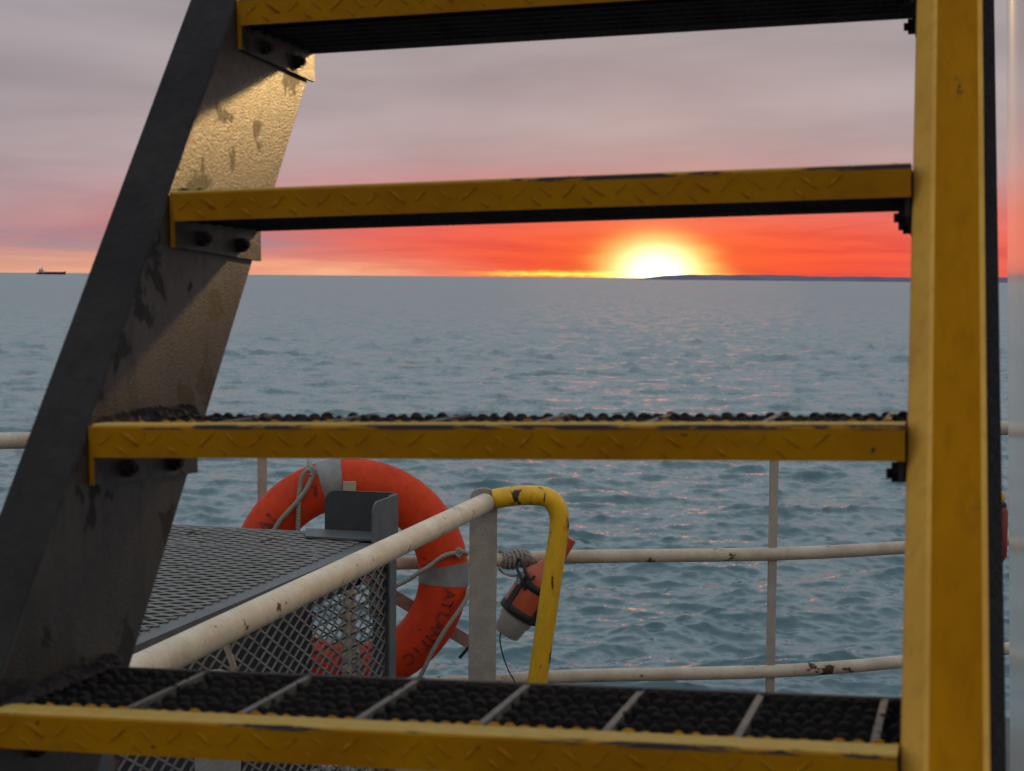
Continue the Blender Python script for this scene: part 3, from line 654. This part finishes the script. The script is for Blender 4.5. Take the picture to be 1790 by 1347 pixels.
# ------------------------------------------------------------------ lifebuoy
BUOY_C = at_y(612, 1007, 5.36); BR, BT, BD = 0.2915, 0.0775, 0.053
BUOY_M = Matrix.Translation(BUOY_C) @ Matrix.Rotation(R(6), 4, 'Z')
def buoy_pt(th, ph, off=0.0):                 # th: round the ring (0 = right, ccw), ph: round the tube (0 = outward, 90 = to the viewer)
    rr = BR+(BT+off)*math.cos(ph); return Vector((rr*math.cos(th), -(BD+off)*math.sin(ph), rr*math.sin(th)))
def build_lifebuoy():
    t = thing('lifebuoy', 'orange lifebuoy with grey reflective bands and grab rope on the guard rail', 'lifebuoy', matrix=BUOY_M)
    def ring(t0, t1, n, off, m=22):
        mb = MB(); full = abs(t1-t0) > 6.28; cnt = n if full else n+1; v = []; f = []
        for i in range(cnt):
            th = t0+(t1-t0)*i/n
            for k in range(m): v.append(buoy_pt(th, 2*math.pi*k/m, off))
        for i in range(n):
            i2 = (i+1) % cnt
            for k in range(m): f.append((i*m+k, i*m+(k+1) % m, i2*m+(k+1) % m, i2*m+k))
        return mb.add(v, f, True)
    part('ring', ring(0, 2*math.pi, 72, 0), M['orange'], t)
    for c in (101, 1, 191, 271): part('reflective_band', ring(R(c-6.2), R(c+6.2), 8, 0.0016), M['tape'], t)
    # lettering, bent onto the ring
    def letters(txt, th0, step, size, shift=0.006):
        for i, ch in enumerate(txt):
            cu = bpy.data.curves.new('letter', 'FONT'); cu.body = ch; cu.size = size; cu.align_x = 'CENTER'; cu.offset = 0.0008
            ob = bpy.data.objects.new('letter', cu); COL.objects.link(ob)
            dg = bpy.context.evaluated_depsgraph_get(); me = bpy.data.meshes.new_from_object(ob.evaluated_get(dg)); bpy.data.objects.remove(ob)
            bm = bmesh.new(); bm.from_mesh(me)
            for _ in range(2): bmesh.ops.subdivide_edges(bm, edges=[e_ for e_ in bm.edges if e_.calc_length() > 0.008], cuts=1)
            bmesh.ops.triangulate(bm, faces=bm.faces[:])
            th = th0+step*i
            for v in bm.verts:
                u, w_ = v.co.x, v.co.y-size*0.36
                ph = math.acos(max(-1, min(1, (w_+shift)/BT))); v.co = buoy_pt(th-u/BR, ph, 0.0018)
            bm.to_mesh(me); bm.free(); me.materials.clear(); me.materials.append(M['ink']); link('letter', me, t)
    letters('REAL', R(162.5), R(-7.6), 0.066, 0.012)
    letters('ATLANTIC', R(-9.5), R(-6.3), 0.050, 0.020)
    # grab rope
    def W(x, y, d): p = at_y(x, y, BUOY_C.y-d+(x-617)*5.36/F_PX*math.sin(R(6))); return BUOY_M.inverted() @ p
    f = 0.058
    def rope(pts, r=0.0072, n=6): return part('grab_rope', MB().tube(smooth_path(pts, n), r, 8), M['rope'], t)
    rope([W(540, 806, 0.02), W(541, 813, 0.055), W(544, 822, 0.066), W(536, 822, 0.068), W(528, 834, 0.066), W(524, 855, 0.064), W(522, 880, 0.064), W(521, 915, 0.058), W(520, 960, 0.052), W(518, 1000, 0.05)])
    rope([W(549, 824, 0.068), W(544, 836, 0.068), W(533, 858, 0.072), W(518, 878, 0.072), W(500, 898, 0.066), W(484, 918, 0.062), W(462, 960, 0.06), W(440, 1010, 0.055)])
    rope([W(817, 968, 0.03), W(808, 964, 0.050), W(797, 966, 0.058), W(782, 969, 0.064), W(768, 976, 0.068), W(750, 990, 0.066), W(730, 1002, 0.06), W(712, 1014, 0.05), W(660, 1040, 0.04), W(600, 1080, 0.04)])
    rope([W(818, 1030, 0.03), W(815, 1046, 0.046), W(800, 1070, 0.060), W(780, 1098, 0.068), W(762, 1128, 0.068), W(750, 1150, 0.066), W(738, 1176, 0.062), W(715, 1215, 0.05)])
    def knot(x, y, d, s_):
        c = W(x, y, d); q = random.Random(int(x)); pts = []
        for i in range(26):
            a = i*0.9; pts.append(c+Vector((math.cos(a)*s_*(0.7+0.3*math.sin(i*1.7)), math.sin(i*2.1)*s_*0.5, math.sin(a)*s_*(0.9+0.3*math.cos(i*1.1)))))
        part('knot', MB().tube(smooth_path(pts, 3), 0.0062, 7), M['rope'], t)
    knot(547, 824, 0.066, 0.0105); knot(802, 966, 0.056, 0.0105)
build_lifebuoy()

def build_bracket():
    p = at_y(612, 850, BUOY_C.y-0.066); t = thing('lifebuoy_bracket', 'cream flat steel hook holding the orange lifebuoy to the rail', 'bracket', (p.x, p.y, 0)); o = Vector((-p.x, -p.y, 0))
    def bar(a, b, w, th, mat, nm):
        a, b = a+o, b+o; d = (b-a).normalized(); s_ = Vector((0, -1, 0)); n = (s_-d*s_.dot(d)).normalized(); u = d.cross(n)
        m = Matrix((u, n, d)).transposed().to_4x4(); m.translation = a
        part(nm, MB().box((-w/2, -th/2, 0), (w/2, th/2, (b-a).length), 0, m), mat, t, 0.0015)
    bar(at_y(609, 1300, p.y), at_y(611, 841, p.y), 0.040, 0.008, M['cream'], 'hook_bar')
    yb = BUOY_C.y+0.072
    bar(at_y(560, 962, yb), at_y(842, 1136, yb), 0.040, 0.008, M['pinkish'], 'diagonal_bar')
    bar(at_y(830, 1118, yb), at_y(803, 1150, yb), 0.010, 0.008, M['black'], 'clip')
build_bracket()

# ------------------------------------------------------------------ self-igniting light on the rail
def build_light():
    Y = 5.52; a = at_y(884, 1108, Y); b = at_y(994, 938, Y); d = (b-a).normalized(); L = (b-a).length; px = Y/F_PX
    t = thing('lifebuoy_light', 'orange and white bottle-shaped float light strapped in black, hung on the rail', 'float light', a)
    up = Vector((0, -1, 0)); n = (up-d*up.dot(d)).normalized(); u = d.cross(n)
    def lathe(prof, seg=20):
        mb = MB(); v = []; f = []
        for s_, r in prof:
            for k in range(seg): an = 2*math.pi*k/seg; v.append(d*(s_*L)+(u*math.cos(an)+n*math.sin(an))*(r*px))
        for i in range(len(prof)-1):
            for k in range(seg): f.append((i*seg+k, i*seg+(k+1) % seg, (i+1)*seg+(k+1) % seg, (i+1)*seg+k))
        mb.add(v, f, True); mb.add(v[:seg], [tuple(range(seg))]); mb.add(v[-seg:], [tuple(range(seg))]); return mb
    part('base', lathe([(0.0, 21), (0.01, 24), (0.12, 27), (0.14, 30), (0.20, 31)]), M['float_white'], t)
    part('body', lathe([(0.19, 33), (0.20, 36), (0.24, 37), (0.50, 36.5), (0.56, 35), (0.60, 31), (0.64, 25), (0.68, 20), (0.75, 17.5), (0.99, 15.5), (1.0, 14.5)]), M['orange2'], t)
    part('strap', lathe([(0.20, 37.5), (0.205, 38.8), (0.265, 38.8), (0.27, 37.5)]), M['black'], t)
    part('strap', lathe([(0.455, 37.3), (0.46, 38.6), (0.515, 38.4), (0.52, 37.0)]), M['black'], t)
    for an in (50, 140, 230, 320):
        c, s_ = math.cos(R(an)), math.sin(R(an)); rd = u*c+n*s_; tg = d.cross(rd); m = Matrix((tg, rd, d)).transposed().to_4x4()
        part('strap', MB().box((-0.011, 36.6*px, 0.215*L), (0.011, 38.9*px, 0.56*L), 0, m), M['black'], t)
    tabp = R(150); rd = u*math.cos(tabp)+n*math.sin(tabp); tg = d.cross(rd); m = Matrix((tg, rd, d)).transposed().to_4x4()
    part('label_tab', MB().box((-0.013, 38.4*px, 0.44*L), (0.013, 39.6*px, 0.54*L), 0, m), M['tape'], t)
    W = lambda x, y, dy=0.0: at_y(x, y, Y-dy)-a
    part('lanyard', MB().tube(smooth_path([W(876, 1098), W(874, 1120), W(880, 1148), W(889, 1172), W(902, 1200), W(905, 1260)], 6), 0.0022, 6), M['black'], t)
    part('hanging_cord', MB().tube(smooth_path([W(918, 1030, 0.06), W(911, 1010, 0.06), W(903, 990, 0.03), W(908, 976, 0.03), W(915, 990, 0.05), W(926, 1012, 0.07), W(935, 1006, 0.07)], 6), 0.005, 8), M['black'], t)
    ro = thing('rope_lashing', 'grey rope lashed round the rail above the orange float light', 'rope', at_z(905, 977, RZ['mid'])); oc = Vector(ro.location)
    # coils round the rail
    pts = []; ax = (rail_path[62]-rail_path[58]).normalized(); best = min(rail_path, key=lambda p: abs(p.x/p.y-(905-895)/F_PX)); c0 = Vector((best.x, best.y, RZ['mid']))
    e2 = Vector((-ax.y, ax.x, 0)); nT = 7
    for i in range(nT*10+1):
        an = 2*math.pi*i/10; pts.append(c0+ax*((i/(nT*10)-0.5)*0.10)+(e2*math.cos(an)+Vector((0, 0, 1))*math.sin(an))*(0.028+0.003*math.sin(i*0.77))-oc)
    part('coil', MB().tube(pts, 0.0055, 6), M['rope'], ro)
    V = lambda x, y: at_y(x, y, c0.y-0.035)-oc
    part('tail', MB().tube(smooth_path([V(915, 966), V(930, 974), V(942, 984), V(944, 998)], 5), 0.0045, 6), M['rope'], ro)
    part('tail', MB().tube(smooth_path([V(894, 970), V(874, 985), V(876, 998), V(893, 1006), V(908, 1004)], 5), 0.0040, 6), M['rope'], ro)
build_light()

# ------------------------------------------------------------------ white bulkhead beside the stair
def build_bulkhead():
    m = house_matrix()
    t = thing('deck_house', 'glossy white painted deck house wall at the right edge', 'deck house', matrix=m)
    w = MB().box((0, -1.75, 0), (1.4, 0, 2.95)); part('wall', w, M['wall'], t, 0.016)
    part('coaming', MB().box((-0.004, -1.756, 0), (1.404, 0.004, 0.10)), M['deck'], t)
    part('roof_edge', MB().box((-0.03, -1.78, 2.95), (1.43, 0.03, 3.01)), M['wall'], t, 0.004)
build_bulkhead()

def build_canister():
    Y = 5.75; c = at_y(1741, 880, Y); t = thing('red_canister', 'small red canister with a yellow cap half hidden behind the yellow stringer', 'canister', (c.x, c.y, c.z-0.25)); px = Y/F_PX
    def lathe(prof, seg=18):
        v = []; f = []
        for z, r in prof:
            for k in range(seg): a = 2*math.pi*k/seg; v.append((r*math.cos(a), r*math.sin(a), z))
        for i in range(len(prof)-1):
            for k in range(seg): f.append((i*seg+k, i*seg+(k+1) % seg, (i+1)*seg+(k+1) % seg, (i+1)*seg+k))
        mb = MB().add(v, f, True); mb.add(v[:seg], [tuple(range(seg))]); mb.add(v[-seg:], [tuple(range(seg))]); return mb
    part('body', lathe([(0.04, 0.012), (0.06, 0.03), (0.075, 0.04), (0.225, 0.04), (0.24, 0.034)]), M['red'], t)
    part('collar', lathe([(0.236, 0.03), (0.24, 0.034), (0.252, 0.034), (0.256, 0.028)]), M['black'], t)
    part('cap', lathe([(0.254, 0.024), (0.258, 0.028), (0.285, 0.028), (0.29, 0.022)]), M['yellow_pipe'], t)
    part('hook', MB().tube(smooth_path([(0, 0, 0.285), (0, 0.0, 0.30), (0, 0.03, 0.325), (0, 0.06, 0.325), (0, 0.08, 0.31)], 5), 0.004, 6), M['dark_iron'], t)
build_canister()

# ------------------------------------------------------------------ deck lamp on the white wall, above the frame
def build_lamp():
    m = house_matrix() @ Matrix.Translation((0, -0.72, 2.34))
    t = thing('deck_lamp', 'small warm deck lamp with wire guard on the white deck house wall', 'lamp', matrix=m)
    def dome(r, d, n=8, seg=18):
        v = []; f = []
        for i in range(n+1):
            a = math.pi/2*i/n; rr = r*math.cos(a)+1e-4; x = -d*math.sin(a)
            for k in range(seg): v.append((x, rr*math.cos(2*math.pi*k/seg), rr*1.3*math.sin(2*math.pi*k/seg)))
        for i in range(n):
            for k in range(seg): f.append((i*seg+k, i*seg+(k+1) % seg, (i+1)*seg+(k+1) % seg, (i+1)*seg+k))
        return v, f
    part('housing', MB().box((-0.03, -0.075, -0.10), (-0.001, 0.075, 0.10)), M['galv'], t, 0.006)
    v, f = dome(0.052, 0.095); v = [(x-0.03, y, z) for x, y, z in v]
    gm = bpy.data.materials.new('lit_lamp_glass'); gm.use_nodes = True; b = gm.node_tree.nodes['Principled BSDF']
    b.inputs['Base Color'].default_value = (0.9, 0.8, 0.6, 1); b.inputs['Emission Color'].default_value = (1.0, 0.66, 0.26, 1); b.inputs['Emission Strength'].default_value = 130
    part('lit_glass', MB().add(v, f, True), gm, t)
    for z in (-0.05, 0.0, 0.05):
        part('guard_wire', MB().tube(smooth_path([(-0.03, -0.068, z), (-0.10, -0.062, z), (-0.135, -0.03, z), (-0.14, 0, z), (-0.135, 0.03, z), (-0.10, 0.062, z), (-0.03, 0.068, z)], 4), 0.0025, 6), M['galv'], t)
    ld = bpy.data.lights.new('deck_lamp_bulb', 'SPOT'); ld.energy = 150; ld.spot_size = R(40); ld.spot_blend = 1.0; ld.color = (1.0, 0.62, 0.24); ld.shadow_soft_size = 0.03
    lo = bpy.data.objects.new('bulb', ld); COL.objects.link(lo); lo.parent = t; lo.location = (-0.155, 0, 0)
    aim = m.inverted() @ (STAIR @ Vector((0, 0.46, 0.56))); lo.rotation_euler = (Vector(lo.location)-aim).to_track_quat('Z', 'Y').to_euler()
build_lamp()
